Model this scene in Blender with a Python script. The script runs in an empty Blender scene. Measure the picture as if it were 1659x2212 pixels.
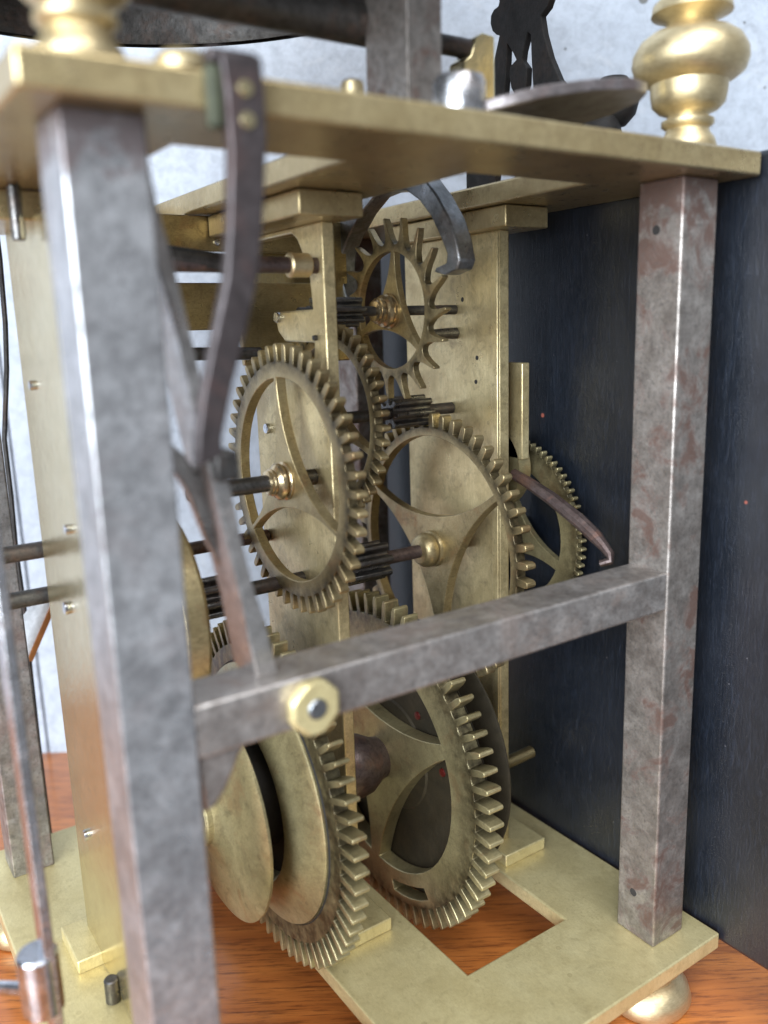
import bpy, bmesh, math, random
from mathutils import Vector, Matrix
from mathutils.geometry import delaunay_2d_cdt
random.seed(7)
PI = math.pi
sc = bpy.context.scene
sc.unit_settings.system = 'METRIC'
sc.unit_settings.scale_length = 0.01          # one unit is one centimetre

# ------------------------------------------------------------------ camera
cam_d = bpy.data.cameras.new('camera'); cam = bpy.data.objects.new('camera', cam_d)
sc.collection.objects.link(cam); sc.camera = cam
yaw, pit, rol = 0.594386, 0.212854, -0.0314766
fwd = Vector((math.sin(yaw)*math.cos(pit), math.cos(yaw)*math.cos(pit), -math.sin(pit)))
r0 = fwd.cross(Vector((0, 0, 1))).normalized(); u0 = r0.cross(fwd)
rt = math.cos(rol)*r0 + math.sin(rol)*u0; up = -math.sin(rol)*r0 + math.cos(rol)*u0
M = Matrix((rt, up, -fwd)).transposed().to_4x4(); M.translation = Vector((-2.99969, -11.00502, 14.33448))
cam.matrix_world = M
cam_d.sensor_fit = 'VERTICAL'; cam_d.sensor_height = 36; cam_d.sensor_width = 27
cam_d.lens = 36*1849.31/2212; cam_d.clip_start = .1; cam_d.clip_end = 2000
cam_d.dof.use_dof = True; cam_d.dof.focus_distance = 21.0; cam_d.dof.aperture_fstop = 0.0301/0.28

# ------------------------------------------------------------------ light
w = bpy.data.worlds.new('World'); sc.world = w; w.use_nodes = True
bg = w.node_tree.nodes['Background']; bg.inputs[0].default_value = (.86, .91, 1.0, 1); bg.inputs[1].default_value = .28
def area(name, loc, target, sx, sy, power, col):
    d = bpy.data.lights.new(name, 'AREA'); d.shape = 'RECTANGLE'; d.size = sx; d.size_y = sy; d.energy = power; d.color = col
    o = bpy.data.objects.new(name, d); sc.collection.objects.link(o); o.location = loc
    o.rotation_euler = (Vector(target)-Vector(loc)).to_track_quat('-Z', 'Y').to_euler(); return o
area('window_light', (-64, -36, 30), (5, 8, 9), 60, 44, 205000, (.82, .91, 1.0))
area('overhead_fill_light', (-6, -34, 62), (7, 5, 4), 44, 30, 44000, (.93, .96, 1.0))  # added overhead fill to brighten the base plate and crossbar top
sc.view_settings.view_transform = 'Standard'; sc.view_settings.look = 'None'
sc.view_settings.exposure = 0; sc.view_settings.gamma = 1
sc.render.engine = 'CYCLES'
sc.cycles.max_bounces = 8

# ------------------------------------------------------------------ helpers
def tag(o, label=None, cat=None, group=None, kind=None):
    if label: o['label'] = label
    if cat: o['category'] = cat
    if group: o['group'] = group
    if kind: o['kind'] = kind
    return o
def thing(name, label, cat, loc, group=None):
    o = bpy.data.objects.new(name, None); sc.collection.objects.link(o); o.location = loc
    o.empty_display_size = .3
    return tag(o, label, cat, group)
class MB:
    """collects shapes given in world coordinates; build() links them as one mesh object"""
    def __init__(s): s.v = []; s.f = []
    def add(s, vs, fs):
        n = len(s.v); s.v += [tuple(v) for v in vs]; s.f += [tuple(i+n for i in f) for f in fs]; return s
    def box(s, x0, x1, y0, y1, z0, z1):
        return s.add([(x0,y0,z0),(x1,y0,z0),(x1,y1,z0),(x0,y1,z0),(x0,y0,z1),(x1,y0,z1),(x1,y1,z1),(x0,y1,z1)],
                     [(0,3,2,1),(4,5,6,7),(0,1,5,4),(1,2,6,5),(2,3,7,6),(3,0,4,7)])
    def prism(s, outer, ax, a0, a1, holes=()):
        loops = [list(outer)] + [list(h) for h in holes]
        flat = [p for l in loops for p in l]
        es = []; b = 0
        for l in loops:
            es += [(b+i, b+(i+1) % len(l)) for i in range(len(l))]; b += len(l)
        ov, oe, of, vo, eo, fo = delaunay_2d_cdt([Vector(p) for p in flat], es, [], 0, 1e-6)
        assert len(ov) == len(flat), (len(ov), len(flat))
        back = [v[0] for v in vo]
        def inside(x, y, l):
            c = False
            for i in range(len(l)):
                x0, y0 = l[i-1]; x1, y1 = l[i]
                if (y0 > y) != (y1 > y) and x < (x1-x0)*(y-y0)/(y1-y0)+x0: c = not c
            return c
        tri = []
        for f in of:
            cx = sum(ov[i].x for i in f)/3; cy = sum(ov[i].y for i in f)/3
            if inside(cx, cy, loops[0]) and not any(inside(cx, cy, h) for h in loops[1:]): tri.append(tuple(back[i] for i in f))
        def P(p, a):
            if ax == 'x': return (a, p[0], p[1])
            if ax == 'y': return (p[0], a, p[1])
            return (p[0], p[1], a)
        n = len(flat); vs = [P(p, a0) for p in flat] + [P(p, a1) for p in flat]
        fs = [tuple(t) for t in tri] + [tuple(i+n for i in reversed(t)) for t in tri]
        b = 0
        for l in loops:
            m = len(l)
            for i in range(m):
                j = (i+1) % m; fs.append((b+i, b+j, b+j+n, b+i+n))
            b += m
        return s.add(vs, fs)
    def lathe(s, prof, org, axis, n=48, closed=True):
        """prof: (radius, distance along axis)"""
        axis = Vector(axis).normalized(); org = Vector(org)
        a = axis.orthogonal().normalized(); b = axis.cross(a)
        vs = []; fs = []
        for r, h in prof:
            r = max(r, 1e-4)
            for i in range(n):
                t = 2*PI*i/n; vs.append(org + axis*h + (a*math.cos(t)+b*math.sin(t))*r)
        for k in range(len(prof)-1):
            for i in range(n):
                j = (i+1) % n; fs.append((k*n+i, k*n+j, (k+1)*n+j, (k+1)*n+i))
        if closed:
            fs.append(tuple(range(n))[::-1]); fs.append(tuple((len(prof)-1)*n+i for i in range(n)))
        return s.add(vs, fs)
    def rod(s, p0, p1, r, n=24, r1=None):
        d = Vector(p1)-Vector(p0); L = d.length; c = min(r*.18, .04); r1 = r1 or r
        return s.lathe([(r-c, 0), (r, c), (r1, L-c), (r1-c, L)], p0, d, n)
    def tube(s, pts, r, n=10):
        pts = [Vector(p) for p in pts]; vs = []; fs = []
        a = None
        for i, p in enumerate(pts):
            d = (pts[min(i+1, len(pts)-1)]-pts[max(i-1, 0)]).normalized()
            a = d.orthogonal().normalized() if a is None else (a-d*a.dot(d)).normalized()
            b = d.cross(a)
            rr = r[i] if isinstance(r, (list, tuple)) else r
            for k in range(n):
                t = 2*PI*k/n; vs.append(p+(a*math.cos(t)+b*math.sin(t))*rr)
        for i in range(len(pts)-1):
            for k in range(n):
                j = (k+1) % n; fs.append((i*n+k, i*n+j, (i+1)*n+j, (i+1)*n+k))
        fs.append(tuple(range(n))[::-1]); fs.append(tuple((len(pts)-1)*n+k for k in range(n)))
        return s.add(vs, fs)
    def build(s, name, mat, parent=None, bevel=.02, seg=2, ang=35, kind=None, label=None):
        L = parent.location if parent and parent.parent is None else (parent.location+parent.parent.location if parent else Vector((0, 0, 0)))
        me = bpy.data.meshes.new(name)
        me.from_pydata([tuple(Vector(v)-Vector(L)) for v in s.v], [], s.f)
        bm = bmesh.new(); bm.from_mesh(me); bmesh.ops.recalc_face_normals(bm, faces=bm.faces); bm.to_mesh(me); bm.free()
        me.polygons.foreach_set('use_smooth', [True]*len(me.polygons))
        me.set_sharp_from_angle(angle=math.radians(ang))
        me.materials.append(mat)
        o = bpy.data.objects.new(name, me); sc.collection.objects.link(o)
        if parent: o.parent = parent
        if bevel:
            m = o.modifiers.new('bevel', 'BEVEL'); m.width = bevel; m.segments = seg; m.limit_method = 'ANGLE'
            m.angle_limit = math.radians(40); m.harden_normals = False; m.use_clamp_overlap = True
        if kind: o['kind'] = kind
        if label: o['label'] = label
        return o
def copy_tree(o, parent=None):
    c = o.copy(); sc.collection.objects.link(c); c.parent = parent
    for ch in list(o.children): copy_tree(ch, c)
    return c

# ------------------------------------------------------------------ materials
def newmat(name):
    m = bpy.data.materials.new(name); m.use_nodes = True
    nt = m.node_tree; b = nt.nodes['Principled BSDF']; return m, nt, b
def N(nt, t, **k):
    n = nt.nodes.new(t)
    for a, v in k.items(): setattr(n, a, v)
    return n
def coords(nt, scale=(1, 1, 1), world=False):
    if world:
        g = N(nt, 'ShaderNodeNewGeometry'); src = g.outputs['Position']
    else:
        g = N(nt, 'ShaderNodeTexCoord'); src = g.outputs['Object']
    mp = N(nt, 'ShaderNodeMapping'); mp.inputs['Scale'].default_value = scale
    nt.links.new(src, mp.inputs['Vector']); return mp.outputs['Vector']
def noise(nt, vec, scale, detail=4, rough=.55, dist=0):
    n = N(nt, 'ShaderNodeTexNoise'); n.inputs['Scale'].default_value = scale; n.inputs['Detail'].default_value = detail
    n.inputs['Roughness'].default_value = rough; n.inputs['Distortion'].default_value = dist
    nt.links.new(vec, n.inputs['Vector']); return n.outputs['Fac']
def ramp(nt, fac, stops):
    r = N(nt, 'ShaderNodeValToRGB'); e = r.color_ramp.elements
    while len(e) < len(stops): e.new(.5)
    for i, (p, c) in enumerate(stops):
        e[i].position = p; e[i].color = (c, c, c, 1) if isinstance(c, (int, float)) else (*c, 1)
    nt.links.new(fac, r.inputs[0]); return r.outputs[0]
def mix(nt, fac, a, b, mode='MIX'):
    m = N(nt, 'ShaderNodeMix', data_type='RGBA', blend_type=mode)
    for s, v in ((m.inputs[0], fac), (m.inputs[6], a), (m.inputs[7], b)):
        if hasattr(v, 'links'): nt.links.new(v, s)
        elif isinstance(v, (int, float)): s.default_value = v
        else: s.default_value = (*v, 1)
    return m.outputs[2]
def bump(nt, b, hgt, strength, dist=.02, prev=None):
    n = N(nt, 'ShaderNodeBump'); n.inputs['Strength'].default_value = strength; n.inputs['Distance'].default_value = dist
    nt.links.new(hgt, n.inputs['Height'])
    if prev: nt.links.new(prev, n.inputs['Normal'])
    nt.links.new(n.outputs[0], b.inputs['Normal']); return n.outputs[0]
def brass(name, c1, c2, dark, rough=(.3, .5), stain=.5, grain=(1, 1, 9), metal=.9, spots=True, rusty=0):
    m, nt, b = newmat(name)
    v = coords(nt); vg = coords(nt, grain)
    base = mix(nt, ramp(nt, noise(nt, v, .9, 5, .6, .4), [(.35, 0), (.68, 1)]), c1, c2)
    base = mix(nt, ramp(nt, noise(nt, vg, 1.3, 5, .7), [(.35, 0), (.72, .55)]), base, c2)
    st = ramp(nt, noise(nt, v, 2.6, 8, .7, .8), [(.52, 0), (.74, stain)])
    col = mix(nt, st, base, dark)
    if spots:
        vo = N(nt, 'ShaderNodeTexVoronoi'); vo.inputs['Scale'].default_value = 2.3; nt.links.new(v, vo.inputs['Vector'])
        sp = ramp(nt, vo.outputs['Distance'], [(.0, .35), (.10, .25), (.13, .6), (.16, 0)])
        sp = mix(nt, 1, sp, ramp(nt, noise(nt, v, 1.1, 2), [(.45, 0), (.6, 1)]), 'MULTIPLY')
        col = mix(nt, sp, col, dark)
        fine = ramp(nt, noise(nt, v, 13, 6, .75), [(.52, 0), (.68, .6)])
        msk = ramp(nt, noise(nt, v, .8, 4, .6, .6), [(.42, .12), (.62, 1)])
        col = mix(nt, mix(nt, 1, fine, msk, 'MULTIPLY'), col, dark)
        lng = ramp(nt, noise(nt, vg, 20, 3, .7), [(.50, 0), (.62, .22)])
        col = mix(nt, lng, col, tuple(min(1, x*1.3) for x in c1))
    if rusty:
        rs = ramp(nt, noise(nt, v, 1.1, 6, .65, .5), [(.56, 0), (.66, rusty)])
        col = mix(nt, rs, col, (.34, .15, .06))
    col = mix(nt, ramp(nt, noise(nt, vg, 7, 3, .6), [(.4, .0), (.75, .32)]), col, dark)
    big = ramp(nt, noise(nt, v, .75, 6, .7, 1.0), [(.50, 0), (.68, stain*.7)])
    col = mix(nt, big, col, tuple((x+y)/2 for x, y in zip(dark, c2)))
    ga = N(nt, 'ShaderNodeAttribute'); ga.attribute_name = 'root_dark'
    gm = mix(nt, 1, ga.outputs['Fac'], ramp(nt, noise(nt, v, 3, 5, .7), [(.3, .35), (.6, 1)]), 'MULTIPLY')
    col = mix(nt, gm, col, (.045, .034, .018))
    nt.links.new(col, b.inputs['Base Color'])
    b.inputs['Metallic'].default_value = metal
    rr = N(nt, 'ShaderNodeMapRange'); rr.inputs['To Min'].default_value = rough[0]; rr.inputs['To Max'].default_value = rough[1]
    rr.inputs['From Min'].default_value = .3; rr.inputs['From Max'].default_value = .7
    nt.links.new(noise(nt, v, 2.2, 5, .7), rr.inputs['Value']); nt.links.new(rr.outputs[0], b.inputs['Roughness'])
    n1 = bump(nt, b, noise(nt, v, 4, 6, .65), .32, .03)
    bump(nt, b, noise(nt, vg, 9, 3, .6), .13, .02, n1)
    return m
def iron(name, c1, c2, rust, rustamt=.6, rough=(.35, .6), metal=.75, rs=.9, grain=(5, 5, .6), joint=None, mott=.45):
    m, nt, b = newmat(name)
    v = coords(nt); vg = coords(nt, grain)
    base = mix(nt, ramp(nt, noise(nt, v, 2.8, 12, .75, .1), [(.36, 0), (.66, 1)]), c1, c2)
    rf = ramp(nt, noise(nt, v, rs, 8, .68, .5), [(.50, 0), (.60, rustamt)])
    base = mix(nt, ramp(nt, noise(nt, v, 1.5, 10, .72, .3), [(.46, 0), (.62, mott)]), base, tuple(x*.45 for x in c2))
    base = mix(nt, ramp(nt, noise(nt, v, 1.6, 7, .62, .5), [(.56, 0), (.66, mott)]), base, tuple(min(1, x*1.25) for x in c1))
    if joint:
        sx = N(nt, 'ShaderNodeSeparateXYZ'); tc = N(nt, 'ShaderNodeTexCoord'); nt.links.new(tc.outputs['Object'], sx.inputs[0])
        mr0 = N(nt, 'ShaderNodeMapRange'); mr0.inputs['From Min'].default_value = joint[0]; mr0.inputs['From Max'].default_value = joint[1]
        mr0.inputs['To Max'].default_value = .34; nt.links.new(sx.outputs['Z'], mr0.inputs['Value'])
        ad = N(nt, 'ShaderNodeMath', operation='ADD'); nt.links.new(noise(nt, v, 1.7, 7, .7), ad.inputs[0]); nt.links.new(mr0.outputs[0], ad.inputs[1])
        jf = ramp(nt, ad.outputs[0], [(.66, 0), (.76, .85)])
        rf = mix(nt, 1, rf, jf, 'LIGHTEN')
    col = mix(nt, rf, base, rust)
    col = mix(nt, ramp(nt, noise(nt, v, 11, 5, .7), [(.52, 0), (.68, .6)]), col, tuple(x*.3 for x in c1))
    nt.links.new(col, b.inputs['Base Color'])
    mr = ramp(nt, rf, [(0, metal), (.7, metal*.55)]); nt.links.new(mr, b.inputs['Metallic'])
    rr = N(nt, 'ShaderNodeMapRange'); rr.inputs['To Min'].default_value = rough[0]; rr.inputs['To Max'].default_value = rough[1]
    rr.inputs['From Min'].default_value = .3; rr.inputs['From Max'].default_value = .7
    nt.links.new(noise(nt, v, 3, 5, .7), rr.inputs['Value']); nt.links.new(rr.outputs[0], b.inputs['Roughness'])
    n1 = bump(nt, b, noise(nt, v, 6, 6, .65), .35, .03)
    bump(nt, b, noise(nt, vg, 6, 3, .6), .15, .02, n1)
    return m
B_PLATE = brass('plate_brass', (.74, .64, .35), (.60, .50, .25), (.36, .28, .13), (.30, .46), .5, (9, 1, 1), .55)
B_TOP = brass('top_plate_brass', (.58, .47, .26), (.43, .33, .165), (.22, .145, .07), (.24, .40), .4, (1, 9, 1), .75)
B_WHEEL = brass('wheel_brass', (.47, .375, .20), (.31, .235, .115), (.11, .08, .04), (.28, .48), .75, (1, 3, 3), .72, rusty=.35)
B_GREAT = brass('great_wheel_brass', (.52, .445, .245), (.36, .30, .155), (.14, .115, .06), (.28, .46), .75, (1, 3, 3), .65, rusty=.3)
B_BAR = brass('bar_brass', (.76, .63, .35), (.48, .37, .18), (.20, .145, .08), (.26, .42), .75, (1, 9, .8), .62)
B_SHINE = brass('polished_brass', (.68, .60, .38), (.60, .51, .29), (.26, .18, .08), (.12, .24), .25, (6, 6, 1), spots=False)
B_FIN = brass('turned_brass', (.74, .62, .38), (.62, .50, .29), (.30, .20, .09), (.36, .52), .3, (1, 1, 8), spots=False)
B_PINK = brass('collet_brass', (.66, .53, .33), (.54, .42, .24), (.22, .12, .06), (.16, .3), .3, (8, 1, 1), spots=False)
B_GRIME = brass('grimy_brass', (.42, .33, .17), (.32, .24, .11), (.12, .08, .04), (.25, .45), .6, (1, 6, 6), rusty=.25)
I_POST = iron('pillar_iron', (.42, .41, .40), (.22, .20, .19), (.20, .10, .07), .4, (.34, .55), .8, .55)
I_POSTR = iron('rusty_pillar_iron', (.38, .345, .315), (.21, .18, .158), (.11, .058, .043), .85, (.36, .54), .75, 1.0, joint=(15.2, 17))
I_NEAR = iron('near_pillar_iron', (.54, .54, .55), (.31, .305, .31), (.12, .085, .08), .35, (.24, .42), .75, .6, joint=(15.6, 17))
I_BAR = iron('crossbar_iron', (.52, .48, .45), (.29, .25, .225), (.17, .115, .09), .45, (.3, .5), .8, .7, (.6, 5, 5))
I_DARK = iron('dark_iron', (.10, .095, .09), (.05, .045, .042), (.11, .06, .04), .4, (.35, .55), .7, 1.2)
I_PIN = iron('pinion_steel', (.16, .155, .15), (.07, .065, .06), (.10, .06, .04), .3, (.22, .4), .85, 1.5)
I_BROWN = iron('brown_spring_iron', (.075, .062, .062), (.048, .038, .038), (.065, .036, .032), .5, (.35, .5), .55, .8)
I_PALE = iron('pale_lever_iron', (.62, .60, .58), (.42, .39, .37), (.28, .19, .155), .3, (.24, .40), .9, .8)
I_GREY = iron('pallet_steel', (.30, .31, .32), (.15, .155, .16), (.16, .10, .06), .35, (.25, .42), .85, 1.2)
I_RUST = iron('rusty_arbor_iron', (.17, .13, .12), (.09, .06, .055), (.15, .07, .045), .6, (.35, .55), .7, 1.4)
I_CHROME = iron('bright_steel', (.72, .74, .78), (.55, .57, .62), (.4, .4, .42), .1, (.10, .22), 1, 1)
I_CHROME2 = iron('worn_steel', (.62, .63, .66), (.38, .37, .37), (.3, .2, .15), .3, (.18, .32), .95, 1)
I_BLADE = iron('blade_iron', (.30, .27, .27), (.17, .145, .14), (.10, .055, .045), .5, (.3, .5), .8)
I_BLACK = iron('black_iron', (.022, .02, .019), (.014, .013, .012), (.03, .02, .015), .4, (.5, .7), .0, 1.2)
I_BLACK.node_tree.nodes['Principled BSDF'].inputs['Specular IOR Level'].default_value = .15
def plain(name, col, rough=.5, metal=0):
    m, nt, b = newmat(name)
    c = mix(nt, ramp(nt, noise(nt, coords(nt), 5, 5, .6), [(.35, 0), (.7, .6)]), col, tuple(x*.5 for x in col))
    nt.links.new(c, b.inputs['Base Color']); b.inputs['Roughness'].default_value = rough; b.inputs['Metallic'].default_value = metal
    return m
HOLE = plain('hole_dark', (.02, .017, .015), .8)  # near-black of the flat hole discs and the flange seam
GROOVE_SHADE = plain('groove_shade', (.035, .028, .02), .65, .2)  # dark colour stands in for the shade deep in the pulley groove
B_DIM = brass('grimy_shaded_brass', (.075, .058, .034), (.045, .036, .022), (.02, .016, .01), (.5, .7), .6, (1, 6, 6), .5)  # grime, darkened further with the shade behind the rear wheel
RED = plain('red_lacquer', (.10, .01, .008), .4)
GREEN = plain('green_patina', (.05, .055, .03), .7)

def concrete():
    m, nt, b = newmat('concrete_wall'); v = coords(nt, world=True)
    c = mix(nt, ramp(nt, noise(nt, v, .12, 5, .6), [(.35, 0), (.65, 1)]), (.40, .44, .50), (.50, .54, .60))
    c = mix(nt, ramp(nt, noise(nt, v, 2.0, 12, .82, .3), [(.44, .0), (.64, .7)]), c, (.28, .30, .335))
    c = mix(nt, ramp(nt, noise(nt, v, .5, 7, .8, 1), [(.55, 0), (.66, .45)]), c, (.56, .575, .60))
    vo = N(nt, 'ShaderNodeTexVoronoi'); vo.inputs['Scale'].default_value = .48; nt.links.new(v, vo.inputs['Vector'])
    p1 = ramp(nt, vo.outputs['Distance'], [(.062, 1), (.08, 0)])
    vo2 = N(nt, 'ShaderNodeTexVoronoi'); vo2.inputs['Scale'].default_value = 1.5; nt.links.new(v, vo2.inputs['Vector'])
    g = ramp(nt, noise(nt, v, .35, 3), [(.44, 0), (.5, 1)])
    p2 = ramp(nt, vo2.outputs['Distance'], [(.035, 1), (.07, 0)])
    p2 = mix(nt, 1, p2, g, 'MULTIPLY')
    pits = mix(nt, 1, p1, p2, 'ADD')
    c = mix(nt, pits, c, (.16, .16, .15))
    nt.links.new(c, b.inputs['Base Color']); b.inputs['Roughness'].default_value = .75
    n1 = bump(nt, b, noise(nt, v, 2.2, 10, .78), .7, .14)
    inv = N(nt, 'ShaderNodeInvert'); nt.links.new(pits, inv.inputs['Color'])
    bump(nt, b, inv.outputs[0], .8, .15, n1); return m
def wood():
    m, nt, b = newmat('table_wood'); 
    g = N(nt, 'ShaderNodeNewGeometry'); mp = N(nt, 'ShaderNodeMapping'); nt.links.new(g.outputs['Position'], mp.inputs['Vector'])
    mp.inputs['Rotation'].default_value = (0, 0, math.radians(33))
    mp2 = N(nt, 'ShaderNodeMapping'); mp2.inputs['Scale'].default_value = (.10, 1.1, 1); nt.links.new(mp.outputs[0], mp2.inputs['Vector'])
    mp3 = N(nt, 'ShaderNodeMapping'); mp3.inputs['Scale'].default_value = (.55, 7, 1); nt.links.new(mp.outputs[0], mp3.inputs['Vector'])
    c = mix(nt, ramp(nt, noise(nt, mp2.outputs[0], 1.0, 6, .65, 1.2), [(.3, 0), (.7, 1)]), (.58, .20, .045), (.36, .105, .024))
    c = mix(nt, ramp(nt, noise(nt, mp3.outputs[0], 1.6, 6, .7, .3), [(.49, 0), (.63, .75)]), c, (.15, .042, .014))
    c = mix(nt, ramp(nt, noise(nt, mp2.outputs[0], 3.0, 5, .6, .6), [(.6, 0), (.75, .6)]), c, (.10, .03, .012))
    nt.links.new(c, b.inputs['Base Color']); b.inputs['Roughness'].default_value = .28
    b.inputs['Coat Weight'].default_value = .4; b.inputs['Coat Roughness'].default_value = .12
    bump(nt, b, noise(nt, mp3.outputs[0], 2, 5, .7), .12, .03); return m
def blackpaint():
    m, nt, b = newmat('black_painted_board'); v = coords(nt, world=True)
    br = noise(nt, coords(nt, (1, 5, .55), True), 2.6, 7, .75, 1.6)
    c = mix(nt, ramp(nt, br, [(.5, 0), (.72, .9)]), (.003, .005, .009), (.020, .026, .040))
    c = mix(nt, ramp(nt, noise(nt, v, .25, 5, .6), [(.5, 0), (.8, .5)]), c, (.020, .022, .028))
    vo = N(nt, 'ShaderNodeTexVoronoi'); vo.inputs['Scale'].default_value = .85; nt.links.new(v, vo.inputs['Vector'])
    c = mix(nt, ramp(nt, vo.outputs['Distance'], [(.034, 1), (.060, 0)]), c, (.42, .11, .07))
    vo3 = N(nt, 'ShaderNodeTexVoronoi'); vo3.inputs['Scale'].default_value = 1.9; nt.links.new(v, vo3.inputs['Vector'])
    c = mix(nt, ramp(nt, vo3.outputs['Distance'], [(.022, .5), (.04, 0)]), c, (.20, .19, .20))
    nt.links.new(c, b.inputs['Base Color']); b.inputs['Roughness'].default_value = .32; b.inputs['Specular IOR Level'].default_value = .9
    bump(nt, b, br, .3, .04); return m

# ------------------------------------------------------------------ setting
ZT = -2.0
tb = MB().box(-60, 60, -6.5, 60, ZT-3, ZT)
tbo = tb.build('table', wood(), bevel=.2); tag(tbo, kind='structure')
# concrete wall, square to the direction of view
d = Vector((math.cos(yaw), -math.sin(yaw), 0)); nrm = Vector((math.sin(yaw), math.cos(yaw), 0))
p = Vector((3.72, 22.76, 0)); mb = MB(); q = []
CON = concrete()
def wallbox(t0, t1, z0, z1, off=0, th=6):
    a = p+d*t0+nrm*off; b_ = p+d*t1+nrm*off
    mb.add([a+Vector((0,0,z0)), b_+Vector((0,0,z0)), b_+nrm*th+Vector((0,0,z0)), a+nrm*th+Vector((0,0,z0)),
            a+Vector((0,0,z1)), b_+Vector((0,0,z1)), b_+nrm*th+Vector((0,0,z1)), a+nrm*th+Vector((0,0,z1))],
           [(0,3,2,1),(4,5,6,7),(0,1,5,4),(1,2,6,5),(2,3,7,6),(3,0,4,7)])
wallbox(-.42, 70, -6, 80); wallbox(-60, -.50, -6, 80); wallbox(-.50, -.42, -6, 80, .25, 5)
tag(mb.build('wall', CON, bevel=.05), kind='structure')

bd = MB().box(13.40, 13.85, -7, 13.7, -.34, 17.52)
bdo = bd.build('black_board', blackpaint(), bevel=.12)
tag(bdo, 'black painted board with brush strokes and red specks standing right of the clock', 'board')

# ------------------------------------------------------------------ clock frame
W, D, H, S = 12.69, 13.0, 17.0, 1.08
fr = thing('clock_frame', 'brass and iron clock frame with square iron pillars between two brass plates', 'clock frame', (6.35, 6.5, 0))
def rect(x0, x1, y0, y1): return [(x0, y0), (x1, y0), (x1, y1), (x0, y1)]
def plate(name, mat, z0, z1, o, label):
    holes = [rect(2.05, 5.15, 1.93, 11.1), rect(7.63, 10.73, 1.93, 11.1)]
    return MB().prism(rect(-o, W+o, -o, D+o), 'z', z0, z1, holes).build(name, mat, fr, bevel=.045, label=label)
plate('base_plate', B_PLATE, -.42, 0, .6, 'pale brass base plate with two square cut-outs')
tp = MB().prism(rect(-.55, W+.55, -.55, D+.55), 'z', H, H+.46, [rect(2.05, 5.0, 1.62, 11.3), rect(7.60, 10.7, 1.62, 11.3)])
tp.build('top_plate', B_TOP, fr, bevel=.05, label='thick brass top plate with two cut-outs')
def pillar(x, y, mat, label, holes=()):
    o = MB().box(x, x+S, y, y+S, 0, H).build('pillar', mat, fr, bevel=.05, seg=3, label=label)
    for z in holes:
        MB().rod((x-.004, y+.62, z), (x+.05, y+.62, z), .11).build('rivet_hole', HOLE, o, bevel=0)
    return o
pillar(0, 0, I_NEAR, 'nearest grey iron pillar')
pillar(W-S, 0, I_POSTR, 'rust-stained right pillar', (16.05, 1.12))
pillar(0, D-S, I_DARK if False else I_POST, 'far left iron pillar')
pillar(W-S, D-S, I_POSTR, 'far right iron pillar, mostly hidden')
# side crossbar with its lug
cb = MB().box(S-.02, W-S+.02, 0.03, S-.03, 8.25, 9.08)
cbo = cb.build('crossbar', I_BAR, fr, bevel=.05, seg=3, label='worn iron crossbar with brass octagonal nut')
lug = MB().prism([(1.09, 8.3), (1.95, 8.3), (1.78, 8.1), (1.66, 7.85), (1.52, 7.6), (1.35, 7.4), (1.09, 7.32)], 'y', .12, .9)
lug.build('lug', I_BAR, cbo, bevel=.08)
fm = MB()
prof_f = [(.3, 0), (.95, .05), (1.05, .25), (.98, .5), (.78, .7), (.62, .78), (.60, .95), (.78, 1.05), (.86, 1.25), (.80, 1.42), (.5, 1.58), (.4, 1.6)]
for i, (x, y) in enumerate(((.45, .45), (W-.55, .55), (.25, 12.45), (W-.4, 12.6))):
    MB().lathe(prof_f, (x, y, ZT), (0, 0, 1), 48).build('bun_foot', B_FIN, fr, bevel=0, ang=50)
prof = [(.62, 0), (.66, .12), (.60, .3), (.5, .42), (.47, .52), (.58, .60), (.58, .70), (.45, .76), (.46, .82), (.66, .90), (.80, 1.04), (.84, 1.25), (.85, 1.46),
        (1.02, 1.54), (1.2, 1.68), (1.27, 1.9), (1.25, 2.1), (1.1, 2.35), (.88, 2.5), (.60, 2.58), (.50, 2.7), (.60, 2.8), (.88, 2.9), (.84, 3.1), (.5, 3.4), (.3, 3.8), (.05, 4.4)]
for i, (x, y) in enumerate(((.42, .30), (W-.62, .33), (.4, 12.5), (W-.4, 12.6))):
    if i >= 2: continue
    MB().lathe([(a*.85, b_*.86) for a, b_ in prof], (x, y, H+.46), (0, 0, 1), 64).build('turned_finial', B_FIN, fr, bevel=0, ang=60)
# octagonal nut on the crossbar
nut = MB().prism([(2.95+.47*math.cos(PI/8+k*PI/4), 8.60+.47*math.sin(PI/8+k*PI/4)) for k in range(8)], 'y', -.20, .03)
no = nut.build('octagonal_nut', B_PLATE, fr, bevel=.07, seg=2)
MB().rod((2.95, -.24, 8.60), (2.95, 0, 8.60), .17).build('stud', I_GREY, no, bevel=0)

# ------------------------------------------------------------------ movement bars
def bar(label, outline, x0, x1, mat, foot=None, head=None, loc=None):
    t = thing('movement_bar', label, 'clock bar', loc, 'upright brass movement bars')
    MB().prism(outline, 'x', x0, x1).build('upright', mat, t, bevel=.035)
    if foot: MB().box(*foot).build('foot_block', B_PLATE, t, bevel=.035)
    if head: MB().box(*head).build('head_block', B_TOP, t, bevel=.035)
    return t
midout = [(4.9, .3), (8.45, .3), (8.45, 13.2), (6.9, 13.3), (5.06, 13.4), (5.06, 14.05), (6.76, 14.08), (7.04, 14.28), (7.2, 14.75), (5.16, 14.75), (5.41, 15.51), (5.79, 15.98), (5.98, 16.28),
          (6.13, 16.45), (8.9, 16.45), (8.9, 16.52), (4.9, 16.52)]
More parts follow.
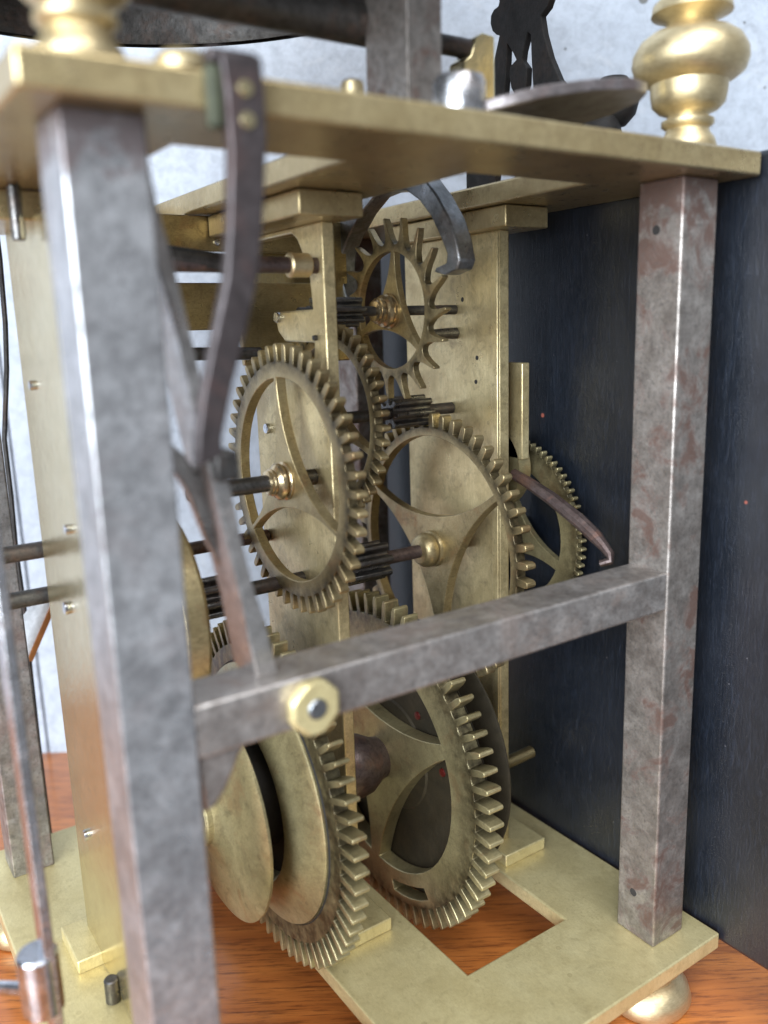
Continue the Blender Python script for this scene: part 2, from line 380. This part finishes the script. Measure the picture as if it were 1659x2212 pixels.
# the neck keeps its near edge; the screw plate is the part at z 14.1 to 14.75
midout = [(4.9, .3), (8.45, .3), (8.45, 13.25), (5.5, 13.35), (5.42, 14.05), (6.76, 14.08), (7.04, 14.28), (7.2, 14.75), (5.42, 14.75), (5.5, 15.45), (5.79, 15.98), (5.98, 16.25),
          (6.2, 16.38), (8.7, 16.38), (8.7, 16.5), (4.9, 16.5)]
mid = bar('middle brass bar behind the near three-spoked wheel', midout, 6.42, 6.72, B_BAR, (5.45, 7.1, 4.15, 8.8, .001, .34), (5.5, 6.98, 4.15, 8.5, 16.5, 16.98), (6.57, 6.7, 0))
bak = bar('broad right-hand brass bar carrying the escape wheel', [(4.9, .3), (8.75, .3), (8.75, 16.5), (4.9, 16.5)], 11.3, 11.6, B_BAR,
          (10.95, 12.4, 4.3, 8.8, .001, .34), (10.95, 12.3, 4.3, 8.85, 16.5, 16.98), (11.45, 6.7, 0))
lef = bar('polished left brass bar beside the nearest pillar', [(4.9, .1), (8.35, .1), (8.35, 16.5), (4.9, 16.5)], 1.0, 1.3, B_SHINE,
          (.45, 1.7, 7.2, 8.7, .001, .34), (.35, 1.9, 6.3, 8.9, 16.45, 16.98), (1.15, 6.7, 0))
# a step on the back bar's front face: narrow edge fillet
MB().box(11.22, 11.3, 4.9, 5.12, .3, 16.45).build('edge_strip', B_BAR, bak, bevel=.02)
def screw(x, y, z, par, r=.10, m=I_CHROME):
    MB().lathe([(r*.9, -.07), (r, -.02), (r*.95, .02), (.02, .03)], (x, y, z), (1, 0, 0), 20).build('screw', m, par, bevel=0)
screw(6.40, 6.98, 14.62, mid, .12); screw(6.40, 5.30, 14.15, mid, .06, I_DARK); screw(6.40, 7.85, 12.0, mid, .13); screw(6.40, 7.1, 8.2, mid, .12, I_DARK)
screw(.98, 7.4, 13.4, lef, .10); screw(.98, 5.8, 10.7, lef, .10); screw(.98, 6.6, 8.9, lef, .14); screw(.98, 7.2, 3.4, lef, .13)
for y, z in ((6.9, 14.95), (6.35, 13.5), (6.4, 12.9)): MB().rod((11.29, y-.6, z), (11.32, y-.6, z), .06).build('pivot_hole', HOLE, bak, bevel=0)
MB().rod((11.6, 5.2, 2.42), (12.75, 5.2, 2.46), .17).build('dowel', B_GRIME, bak, bevel=0)
# pins standing by the left bar
t = MB().rod((.86, 5.95, .0), (.86, 5.95, .58), .16).build('steel_pin', I_PIN, bevel=0); tag(t, 'short dark steel pin standing on the base plate at lower left', 'pin')
t = MB().rod((.72, 5.9, 16.05), (.72, 5.9, 16.99), .12).build('steel_pin', I_PIN, bevel=0); tag(t, 'short steel pin hanging beneath the top plate at upper left', 'pin')
# slotted brass plate at the far side, and steel rod across
sp = thing('slotted_plate', 'large brown brass plate with a long slot behind the left side of the movement', 'plate', (6.3, 8.7, 13))
MB().prism([(3.6, 14.39), (6.2, 14.39), (6.25, 13.5), (9.3, 13.5), (9.3, 16.99), (3.6, 16.99)], 'y', 8.56, 8.76, [rect(4.1, 8.45, 15.48, 16.2)]).build('plate_body', B_GRIME, sp, bevel=.03)
MB().box(6.9, 9.2, 9.4, 9.55, 15.2, 16.5).build('backing_strip', B_SHINE, sp, bevel=.02)
MB().lathe([(.02, -.06), (.07, -.05), (.08, 0)], (5.7, 8.56, 16.4), (0, 1, 0), 16).build('screw', I_CHROME, sp, bevel=0)

# ------------------------------------------------------------------ wheels
def ring(yc, zc, r, a0=0, n=96): return [(yc+r*math.cos(a0+2*PI*i/n), zc+r*math.sin(a0+2*PI*i/n)) for i in range(n)]
def toothed(yc, zc, root, tip, n, fill=.46, phase=0, taper=.62):
    pts = []; pa = 2*PI/n
    for i in range(n):
        a = phase+i*pa; h = pa*fill/2; k = h*taper; mid_ = root+(tip-root)*.72
        for r, o in ((root, -h*1.05), (mid_, -h*.92), (tip-.02, -k), (tip, 0), (tip-.02, k), (mid_, h*.92), (root, h*1.05), (root-.01, pa/2)):
            pts.append((yc+r*math.cos(a+o), zc+r*math.sin(a+o)))
    return pts
def window(yc, zc, a0, a1, ri, rm, gap=.05, n=20):
    """opening between two spokes: the rim's circle outside, a curve bulging to the hub inside"""
    s0 = a0+gap; s1 = a1-gap
    pts = [(ri*math.cos(s0+(s1-s0)*i/n), ri*math.sin(s0+(s1-s0)*i/n)) for i in range(n+1)]
    A = Vector(pts[-1]); B = Vector(pts[0]); am = (s0+s1)/2; C = Vector((rm*math.cos(am), rm*math.sin(am)))
    mid_ = (A+B)/2; u = (B-A).normalized(); half = (B-A).length/2; v = (C-mid_); hgt = v.length; v = v.normalized()
    R = (half*half+hgt*hgt)/(2*hgt); cen = mid_+v*(hgt-R)
    tA = math.atan2((A-cen).dot(v), (A-cen).dot(u)); tB = math.atan2((B-cen).dot(v), (B-cen).dot(u))
    if tA < 0 and tA < -PI/2: tA += 2*PI
    for i in range(1, n):
        t = tA+(tB-tA)*i/n; q = cen+u*R*math.cos(t)+v*R*math.sin(t); pts.append((q.x, q.y))
    return [(yc+a, zc+b) for a, b in pts]
def spokes(yc, zc, arms, ri, rm, gap=.05):
    arms = sorted(math.radians(a) % (2*PI) for a in arms); out = []
    for i, a in enumerate(arms):
        b = arms[(i+1) % len(arms)]
        if b <= a: b += 2*PI
        out.append(window(yc, zc, a, b, ri, rm, gap))
    return out
def leaves(yc, zc, r, n, phase=0):
    pts = []; pa = 2*PI/n
    for i in range(n):
        a = phase+i*pa
        for rr, o in ((r*.55, -.5), (r*.62, -.27), (r*.9, -.24), (r, -.1), (r, .1), (r*.9, .24), (r*.62, .27)):
            pts.append((yc+rr*math.cos(a+o*pa), zc+rr*math.sin(a+o*pa)))
    return pts
def root_dark(o, root):
    # darker band around the roots of the teeth
    at = o.data.attributes.new('root_dark', 'FLOAT', 'POINT')
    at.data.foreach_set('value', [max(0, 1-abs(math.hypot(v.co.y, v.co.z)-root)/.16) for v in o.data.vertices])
def wheel(label, yc, zc, x0, x1, root, tip, n, arms, ri, rm, mat, phase=0, extra=(), name='toothed_wheel', cat='wheel', gap=.05, fill=.46, bev=.018, group='toothed brass wheels of the movement'):
    t = thing(name, label, cat, (x0, yc, zc), group)
    holes = spokes(yc, zc, arms, ri, rm, gap) if arms else []
    holes += [list(e) for e in extra]
    o = MB().prism(toothed(yc, zc, root, tip, n, fill, phase), 'x', x0, x1, holes).build('wheel_rim', mat, t, bevel=bev)
    root_dark(o, root)
    return t
def pinion(t, yc, zc, x0, x1, r, n, mat=I_PIN, ph=0):
    MB().prism(leaves(yc, zc, r, n, ph), 'x', x0, x1).build('pinion', mat, t, bevel=.02)
def arbor(t, yc, zc, x0, x1, r, mat=I_DARK):
    MB().rod((x0, yc, zc), (x1, yc, zc), r).build('arbor', mat, t, bevel=0)

# near great wheel with its chain pulley
g1 = (6.5, 3.42)
G1 = wheel('large near brass wheel with plain face and domed pulley under the crossbar', *g1, 5.0, 5.36, 3.62, 4.22, 66, None, 0, 0, B_GREAT, .02, fill=.40)
MB().lathe([(.3, 3.2), (.72, 3.22), (.78, 3.28), (.78, 3.40), (.9, 3.5), (1.4, 3.64), (2.1, 3.68), (2.55, 3.76), (2.70, 3.84), (2.70, 3.90), (2.3, 3.93), (1.3, 3.97)], (0, *g1), (1, 0, 0), 96).build('pulley', B_GREAT, G1, bevel=0, ang=30)
MB().lathe([(1.3, 3.95), (1.25, 4.5), (1.3, 4.94), (2.0, 4.95)], (0, *g1), (1, 0, 0), 64, False).build('pulley_core', GROOVE_SHADE, G1, bevel=0)
MB().lathe([(1.95, 5.0), (1.98, 4.60), (2.06, 4.50), (2.2, 4.50), (2.6, 4.68), (3.0, 4.87), (3.12, 4.9), (3.16, 4.93), (3.16, 5.01)], (0, *g1), (1, 0, 0), 96, False).build('pulley_flange', B_GREAT, G1, bevel=0, ang=40)
MB().lathe([(3.19, 4.97), (3.22, 5.01)], (0, *g1), (1, 0, 0), 96, False).build('seam', HOLE, G1, bevel=0)
arbor(G1, *g1, 2.4, 6.45, .28)
# hanging rear great wheel
g2 = (6.62, 3.08)
slot = [(g2[0]+r*math.cos(math.radians(a)), g2[1]+r*math.sin(math.radians(a))) for r, a in
        [(3.46, -97), (3.44, -104), (3.43, -110), (3.44, -117), (3.46, -123), (3.75, -123.5), (3.77, -117), (3.77, -110), (3.77, -104), (3.75, -98)]]
G2 = wheel('large rear brass wheel with three broad spokes and a rectangular slot in its rim', *g2, 8.5, 8.92, 3.97, 4.5, 65, (155, 277, 36), 3.08, 1.15, B_GREAT, .03, [slot], gap=.06, fill=.42)
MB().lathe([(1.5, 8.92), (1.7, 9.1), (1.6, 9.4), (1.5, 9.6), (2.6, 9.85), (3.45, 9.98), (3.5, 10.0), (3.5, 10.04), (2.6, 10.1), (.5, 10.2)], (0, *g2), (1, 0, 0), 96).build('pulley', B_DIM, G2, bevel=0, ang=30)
MB().lathe([(.5, 8.96), (3.80, 8.97), (3.86, 9.02), (3.80, 9.08), (.5, 9.1)], (0, *g2), (1, 0, 0), 80).build('added_dark_disc', B_DIM, G2, bevel=0, ang=30)  # added dark disc, stands in for shade seen through the wheel's openings
MB().lathe([(.35, 6.9), (.62, 7.0), (.80, 7.3), (.84, 7.6), (.80, 7.95), (.6, 8.3), (.55, 8.5)], (0, *g2), (1, 0, 0), 48).build('iron_boss', I_RUST, G2, bevel=0, ang=60)
arbor(G2, *g2, 6.6, 11.5, .26)
for a, r in ((128, 1.9), (171, 2.2)):
    yy = g2[0]+r*math.cos(math.radians(a)); zz = g2[1]+r*math.sin(math.radians(a))
    MB().lathe([(.02, -.03), (.10, -.02), (.12, .05)], (8.95, yy, zz), (1, 0, 0), 16).build('red_wax_drop', RED, G2, bevel=0)
# near spoked wheel
w1 = (5.70, 11.07)
W1 = wheel('near three-spoked brass wheel with bulbous coppery collet, left of the middle bar', *w1, 5.68, 5.92, 2.62, 3.0, 47, (84, -37, -158), 2.27, .60, B_WHEEL, .04, gap=.025)
MB().lathe([(.24, 5.22), (.27, 5.24), (.27, 5.29), (.30, 5.31), (.30, 5.35), (.27, 5.36), (.36, 5.42), (.41, 5.48), (.41, 5.54), (.35, 5.58), (.40, 5.60), (.43, 5.63), (.43, 5.68), (.5, 5.69)], (0, *w1), (1, 0, 0), 48).build('collet', B_PINK, W1, bevel=0, ang=40)
arbor(W1, *w1, 3.4, 6.6, .185, I_PIN)
# mid wheel by the right bar
w2 = (6.28, 8.63)
W2 = wheel('three-spoked brass wheel with thin rim in front of the right-hand bar', *w2, 10.2, 10.48, 3.18, 3.53, 50, (145, 25, -95), 2.95, .85, B_WHEEL, .06, gap=.03)
MB().lathe([(.30, 9.72), (.36, 9.74), (.43, 9.84), (.46, 9.96), (.43, 10.06), (.38, 10.09), (.46, 10.11), (.48, 10.16), (.48, 10.2), (.6, 10.21)], (0, *w2), (1, 0, 0), 48).build('collet', B_WHEEL, W2, bevel=0, ang=40)
arbor(W2, *w2, 6.8, 11.3, .17, I_RUST)
pinion(W2, *w2, 7.45, 8.62, .50, 7, I_PIN, .2)
# third wheel behind the middle bar
w3 = (6.77, 12.19)
W3 = wheel('small brass wheel seen almost edge-on just behind the middle bar', *w3, 7.5, 7.72, 2.0, 2.31, 42, (200, 80, -40), 1.78, .5, B_WHEEL, .02, gap=.04)
arbor(W3, *w3, 6.7, 11.3, .15)
pinion(W3, *w3, 9.25, 10.42, .42, 7, I_PIN, .5)
# escape wheel
ew = (6.60, 14.71)
EW = thing('escape_wheel', 'brass escape wheel with nineteen long hooked teeth', 'wheel', (9.3, *ew), 'toothed brass wheels of the movement')
pts = []; NT = 19; pa = 2*PI/NT
for i in range(NT):
    a = math.radians(86.2)+i*pa   # tip direction; teeth lean towards smaller angles
    seq = [(1.56, -.28), (1.59, -.12), (1.68, -.02), (1.86, -.01), (2.165, -.07), (2.18, .0), (2.0, .12), (1.82, .23), (1.68, .38), (1.59, .58), (1.56, .70)]
    for r, o in seq: pts.append((ew[0]+r*math.cos(a+o*pa), ew[1]+r*math.sin(a+o*pa)))
MB().prism(pts, 'x', 9.26, 9.44, spokes(*ew, (97, -22, -141), 1.39, .48, .05)).build('wheel_rim', B_WHEEL, EW, bevel=.012); root_dark(EW.children[0], 1.58)
MB().lathe([(.22, 8.78), (.26, 8.80), (.26, 8.86), (.31, 8.88), (.31, 8.95), (.27, 8.98), (.38, 9.03), (.40, 9.12), (.36, 9.18), (.42, 9.2), (.42, 9.26)], (0, *ew), (1, 0, 0), 40).build('collet', B_PINK, EW, bevel=0, ang=40)
arbor(EW, *ew, 6.7, 11.32, .12)
pinion(EW, *ew, 7.1, 8.35, .36, 7, I_PIN, .3)
# motion wheel between the right bar and the black board
rw = (6.15, 8.70)
RW = wheel('fine-toothed brass wheel between the right-hand bar and the black board', *rw, 12.85, 13.03, 2.44, 2.6, 72, (200, 80, -40), 1.85, .6, B_GREAT, .02, gap=.08, bev=.012)
arbor(RW, *rw, 11.6, 13.38, .3)
MB().lathe([(1.1, 12.1), (1.1, 12.5), (.9, 12.6)], (0, rw[0], 10.6), (1, 0, 0), 48).build('cam_disc', B_GREAT, RW, bevel=0)
ck = MB().box(12.1, 12.35, 4.95, 6.2, 10.9, 13.35).build('brass_cock', B_BAR, bevel=.03); tag(ck, 'small flat brass cock fixed behind the right-hand bar', 'bracket')
# hoop wheel and its pinion behind the nearest pillar
hp = (6.5, 8.5)
HP = thing('hoop_wheel', 'plain-edged brass hoop wheel with dark pinion, just right of the nearest pillar', 'wheel', (3.0, *hp))
MB().lathe([(2.05, 2.55), (2.32, 2.55), (2.36, 2.6), (2.36, 3.0), (2.3, 3.08), (.5, 3.08)], (0, *hp), (1, 0, 0), 80).build('hoop', B_WHEEL, HP, bevel=0, ang=30)
arbor(HP, *hp, 2.5, 6.5, .17); pinion(HP, *hp, 3.75, 4.85, .5, 8, I_PIN, .1)
# count wheel behind the left bar
cw = (6.5, 9.0)
CW = wheel('count wheel with small saw teeth showing left of the polished left bar', *cw, 1.5, 1.68, 2.5, 2.66, 70, None, 0, 0, B_GREAT, 0, bev=.01)
for z, a, b in ((9.68, -.25, 1.5), (8.62, -.1, 1.5)):
    MB().rod((a, 8.8, z), (b, 8.8, z), .19).build('steel_stud', I_DARK, CW, bevel=0)

# ------------------------------------------------------------------ escapement and levers
an = thing('escapement_anchor', 'grey steel anchor arching over the escape wheel', 'anchor', (9.5, 6.5, 17.5))
AO = [(6.05,17.75),(5.02,17.56),(4.55,17.12),(4.12,16.58),(3.90,16.12),(3.78,15.68),(3.90,15.50),(4.32,15.41),(4.70,15.50),(4.62,15.58),(4.25,15.66),(4.21,15.85),(4.43,16.22),(4.77,16.7),(5.18,17.08),
      (5.68,17.36),(6.45,17.44),(6.94,17.40),(7.56,17.08),(8.16,16.62),(8.57,16.2),(8.66,15.7),(8.40,15.1),(8.25,14.75),(8.55,14.6),(8.95,14.9),(9.15,15.7),(9.1,16.29),(8.87,16.75),(8.45,17.23),(7.88,17.6),(7.18,17.78)]
MB().prism(AO, 'x', 9.15, 9.62).build('pallet_arms', I_GREY, an, bevel=.04)
MB().rod((8.2, 6.5, 17.72), (10.6, 6.5, 17.72), .16).build('arbor', I_DARK, an, bevel=0)
t = MB().rod((10.35, 6.57, 14.12), (11.3, 6.57, 14.12), .11, 20, .15).build('banking_pin', I_PIN, bevel=0); tag(t, 'short steel pin in the right-hand bar just below the escape wheel arbor', 'pin')
lv = MB().tube([(11.9, 5.05, 10.55), (11.9, 4.6, 10.42), (11.88, 3.7, 10.12), (11.85, 2.75, 9.72), (11.82, 2.2, 9.44), (11.8, 1.95, 9.28), (11.78, 1.72, 9.10), (11.72, 1.66, 8.98), (11.6, 1.85, 8.9)],
               [.14, .15, .17, .18, .17, .13, .11, .1, .08], 10).build('trip_lever', I_RUST, bevel=0)
tag(lv, 'reddish bent iron lever leaning on the right end of the crossbar', 'lever')
# hammer spring hooked over the front of the top plate
sg = thing('hammer_spring', 'dark brown iron spring strip hooked over the top plate with two brass rivets', 'spring', (2.0, -.7, 17.5))
MB().prism([(1.76,17.58),(2.30,17.62),(2.33,17.21),(2.32,16.67),(2.2,15.65),(2.1,15.05),(1.89,14.37),(1.64,13.68),(1.45,13.02),(1.43,12.78),(1.09,12.65),(1.11,13.02),(1.23,13.59),(1.44,14.3),(1.65,14.99),(1.74,15.63),(1.82,16.47),(1.81,17.15)],
           'y', -.80, -.58).build('strip', I_BROWN, sg, bevel=.03)
MB().box(1.62, 2.26, -.78, .6, 17.48, 17.66).build('hook', I_BROWN, sg, bevel=.05)
for x, z in ((2.06, 17.22), (2.07, 16.86)): MB().lathe([(.02, -.035), (.09, -.03), (.105, 0)], (x, -.80, z), (0, 1, 0), 20).build('rivet', B_SHINE, sg, bevel=0)
MB().lathe([(.34, 0), (.36, .1), (.28, .2), (.05, .26)], (1.5, -.25, 17.46), (0, 0, 1), 24).build('brass_washer', B_FIN, sg, bevel=0)
MB().box(1.60, 1.8, -.74, -.58, 16.75, 17.48).build('patina_patch', GREEN, sg, bevel=.05)
lb = thing('hammer_lever', 'long pale iron lever rising from the crossbar beside the nearest pillar', 'lever', (2.4, .5, 9.08))
MB().prism([(1.16,16.6),(1.20,16.95),(1.32,16.0),(1.45,15.41),(1.56,14.82),(1.64,14.35),(1.74,13.76),(1.87,13.02),(2.1,11.98),(2.2,11.27),(2.34,10.51),(2.49,9.96),(2.66,9.05),(2.30,9.02),(2.22,9.56),(2.13,10.32),(1.99,11.07),(1.88,11.73),(1.78,12.27),(1.63,13.12),(1.46,14.25),(1.30,15.01),(1.20,15.55)],
           'y', .5, 1.35).build('upper_arm', I_PALE, lb, bevel=.03)
MB().prism([(1.30,12.9),(1.61,12.58),(1.9,12.06),(2.16,11.45),(2.33,10.6),(2.1,10.64),(1.84,11.28),(1.61,12.03),(1.30,12.6)], 'y', 1.0, 1.2).build('lower_arm', I_PALE, lb, bevel=.03)
MB().box(1.80, 2.16, .32, .75, 12.22, 12.66).build('spring_lug', I_DARK, lb, bevel=.05)
# rod through the neck of the middle bar
ha = thing('hammer_arbor', 'dark steel rod with brass bush running behind the brown spring into the middle bar', 'arbor', (5, 6.0, 15.68))
MB().rod((2.2, 5.2, 15.64), (6.5, 5.2, 15.64), .165).build('rod', I_RUST, ha, bevel=0)
MB().rod((5.75, 5.2, 15.64), (6.25, 5.2, 15.64), .25).build('bush', B_FIN, ha, bevel=0)
MB().tube([(2.6, 5.2, 15.85), (4.6, 5.2, 15.62), (4.75, 5.2, 15.3)], [.2, .2, .1]).build('hook_arm', I_DARK, ha, bevel=0)
t = MB().rod((3.6, 8.0, 13.9), (6.41, 8.0, 13.8), .15).build('cross_rod', I_DARK, bevel=0); tag(t, 'dark horizontal rod below the slotted plate behind the near wheel', 'rod')
t = MB().rod((3.2, 8.2, 9.25), (6.41, 8.2, 9.25), .16).build('cross_rod', I_RUST, bevel=0); tag(t, 'rust-brown horizontal rod just above the hoop wheel pinion', 'rod')

# ------------------------------------------------------------------ above the top plate
ZP = H+.46
st = thing('bell_strap', 'broad upright iron strap standing on the top plate', 'strap', (6.2, 1.5, ZP))
MB().prism([(6.2, ZP), (6.92, ZP), (6.98, 22.5), (6.26, 22.5)], 'y', 1.5, 2.75).build('strap_face', I_POSTR, st, bevel=.03)
ar = thing('top_arbor', 'thick dark steel arbor running across above the top plate', 'arbor', (6, 3, 19.6))
MB().rod((-3, 3, 19.62), (7.0, 3, 19.64), .36).build('thick_rod', I_DARK, ar, bevel=0)
MB().rod((6.8, 3, 19.55), (9.0, 3, 19.58), .18).build('thin_rod', I_DARK, ar, bevel=0)
bk = MB().prism([(8.50, ZP), (8.50, 19.30), (8.68, 19.42), (8.78, 19.72), (9.0, 19.85), (9.31, 19.83), (9.33, ZP)], 'y', 2.8, 3.25).build('arbor_cock', B_SHINE, bevel=.04)
tag(bk, 'narrow brass cock holding the right end of the dark top arbor', 'bracket')
t = MB().rod((5.42, 2, ZP), (5.42, 2, 18.36), .24, 24, .19).build('brass_stud', B_FIN, bevel=0); tag(t, 'small polished brass stud left of the iron strap', 'stud')
t = MB().lathe([(.40, 0), (.42, .1), (.42, .62), (.38, .7), (.2, .72)], (6.40, .4, ZP), (0, 0, 1), 40).build('steel_collar', I_CHROME2, bevel=0, ang=40); tag(t, 'blurred bright steel collar at the foot of the iron strap', 'collar')
# leaf-shaped blade
bl = MB().prism([(6.3, 1.1), (6.8, .2), (7.6, -.25), (8.6, -.42), (9.6, -.40), (10.2, -.2), (10.5, .2), (10.6, 1.0), (10.2, 2.0), (9.2, 2.6), (8.0, 2.4), (7.0, 1.8)], 'z', 0, .09)
bl.v = [(x, y, 17.52 + (x-6.3)*.155 - .03*(x-8.5)**2*.5 + z*2.2 + .16 - .10*(y+.4)) for x, y, z in bl.v]
bo = bl.build('leaf_plate', I_BLADE, bevel=.03); tag(bo, 'leaf-shaped pale iron plate tilting over the top plate beside the right finial', 'plate')
# black fret with ball
ft = thing('black_fret', 'black pierced iron fret standing at the right edge of the top plate', 'fret', (13.2, 5.5, ZP))
FO = [(6.91,22.49),(6.84,22.25),(6.88,22.16),(7.04,22.13),(7.16,22.02),(7.18,21.84),(7.1,21.64),(6.96,21.52),(6.84,21.47),(6.96,21.16),(7.2,20.58),(7.5,20.2),(7.9,19.7),(8.2,19.2),(8.2,ZP),(7.1,ZP),(6.78,19.3),(6.66,20.08),(6.58,20.8),(6.55,21.21),(6.46,21.10),(6.32,20.92),(6.22,20.75),(6.43,20.66),(6.48,20.48),(6.4,20.14),(6.28,19.96),(6.3,19.4),(6.25,ZP),(6.02,ZP),(5.99,19.5),(5.97,19.89),(5.86,20.12),(5.84,20.48),(6.02,20.69),(5.98,20.90),(5.81,21.27),(5.71,21.19),(5.68,20.65),(5.60,19.84),(5.5,19.41),(5.3,ZP),(3.4,ZP),(3.6,18.6),(4.03,19.15),(4.39,19.62),(4.75,19.97),(5.06,20.53),(5.28,21.11),(5.37,21.51),(5.16,21.63),(5.06,21.8),(5.09,22.01),(5.2,22.6),(5.6,23),(6.6,23)]
MB().prism(FO, 'x', 13.05, 13.25).build('fret_plate', I_BLACK, ft, bevel=.02)
MB().lathe([(.05, -.56), (.3, -.5), (.5, -.28), (.57, 0), (.5, .28), (.3, .5), (.05, .56)], (13.15, 3.15, 19.12), (0, 0, 1), 40).build('ball', I_BLACK, ft, bevel=0)
MB().lathe([(.9, 0), (.75, .3), (.5, .8), (.35, 1.3)], (13.15-.3, 3.2, ZP), (0, 0, 1), 40).build('ball_socket', I_BLACK, ft, bevel=0)
# bell
be = thing('bell', 'large dark iron bell whose lower rim shows at the top left', 'bell', (3.5, 5.2, 21))
MB().lathe([(7.2, 0), (7.25, .12), (7.1, .5), (6.9, 1.6), (6.2, 3.4), (4.6, 5.0), (2.2, 6.0), (.1, 6.3), (.1, 6.1), (2.1, 5.8), (4.4, 4.8), (5.95, 3.2), (6.6, 1.6), (6.85, .3), (6.95, 0)], (2.2, 4.4, 21.15), (0, 0, 1), 128, False).build('bell_shell', I_DARK, be, bevel=0, ang=50)

# ------------------------------------------------------------------ far left things
sr = thing('weight_rod', 'flat steel rod with bright collar standing left of the nearest pillar', 'rod', (-.75, 2.7, 2))
MB().box(-.94, -.76, 2.50, 3.05, ZT, 13.5).build('flat_rod', I_CHROME2, sr, bevel=.03)
MB().lathe([(.30, 0), (.34, .05), (.34, 1.1), (.30, 1.15)], (-1.0, 2.8, 3.1), (0, 0, 1), 40).build('collar', I_CHROME, sr, bevel=0)
MB().tube([(-1.1, 3.0, 3.4), (-1.5, 3.5, 3.3), (-2.6, 5.0, 2.9)], [.14, .12, .08]).build('side_pin', I_CHROME, sr, bevel=0)
wr = MB().tube([(2.06, 14.5, 17.5), (2.06,14.5,16.43), (2.0,14.5,14.73), (1.89,14.5,13.49), (1.61,14.5,11.6), (1.60,14.5,10), (1.55,14.5,8.42), (1.58,14.5,6.47), (1.53,14.5,4.77), (1.5,14.5,2.5), (1.5,14.5,-1.9)], .07, 8).build('hanging_wire', I_DARK, bevel=0)
tag(wr, 'thin dark wire hanging behind the far left pillar', 'wire')

WHITE = plain('white_card', (.75, .76, .78), .5); ORANGE = plain('orange_edge', (.45, .17, .05), .5)
cd = thing('folded_card', 'small white card with an orange edge glimpsed behind the far left pillar', 'card', (1.7, 14.2, 5))
MB().prism([(1.1, 5.0), (1.42, 5.25), (2.30, 6.85), (2.2, 7.3), (1.6, 6.7), (1.1, 6.2)], 'y', 14.2, 14.24).build('card_face', WHITE, cd, bevel=0)
MB().prism([(1.42, 5.22), (1.56, 5.18), (2.45, 6.80), (2.30, 6.85)], 'y', 14.15, 14.3).build('card_edge', ORANGE, cd, bevel=0)
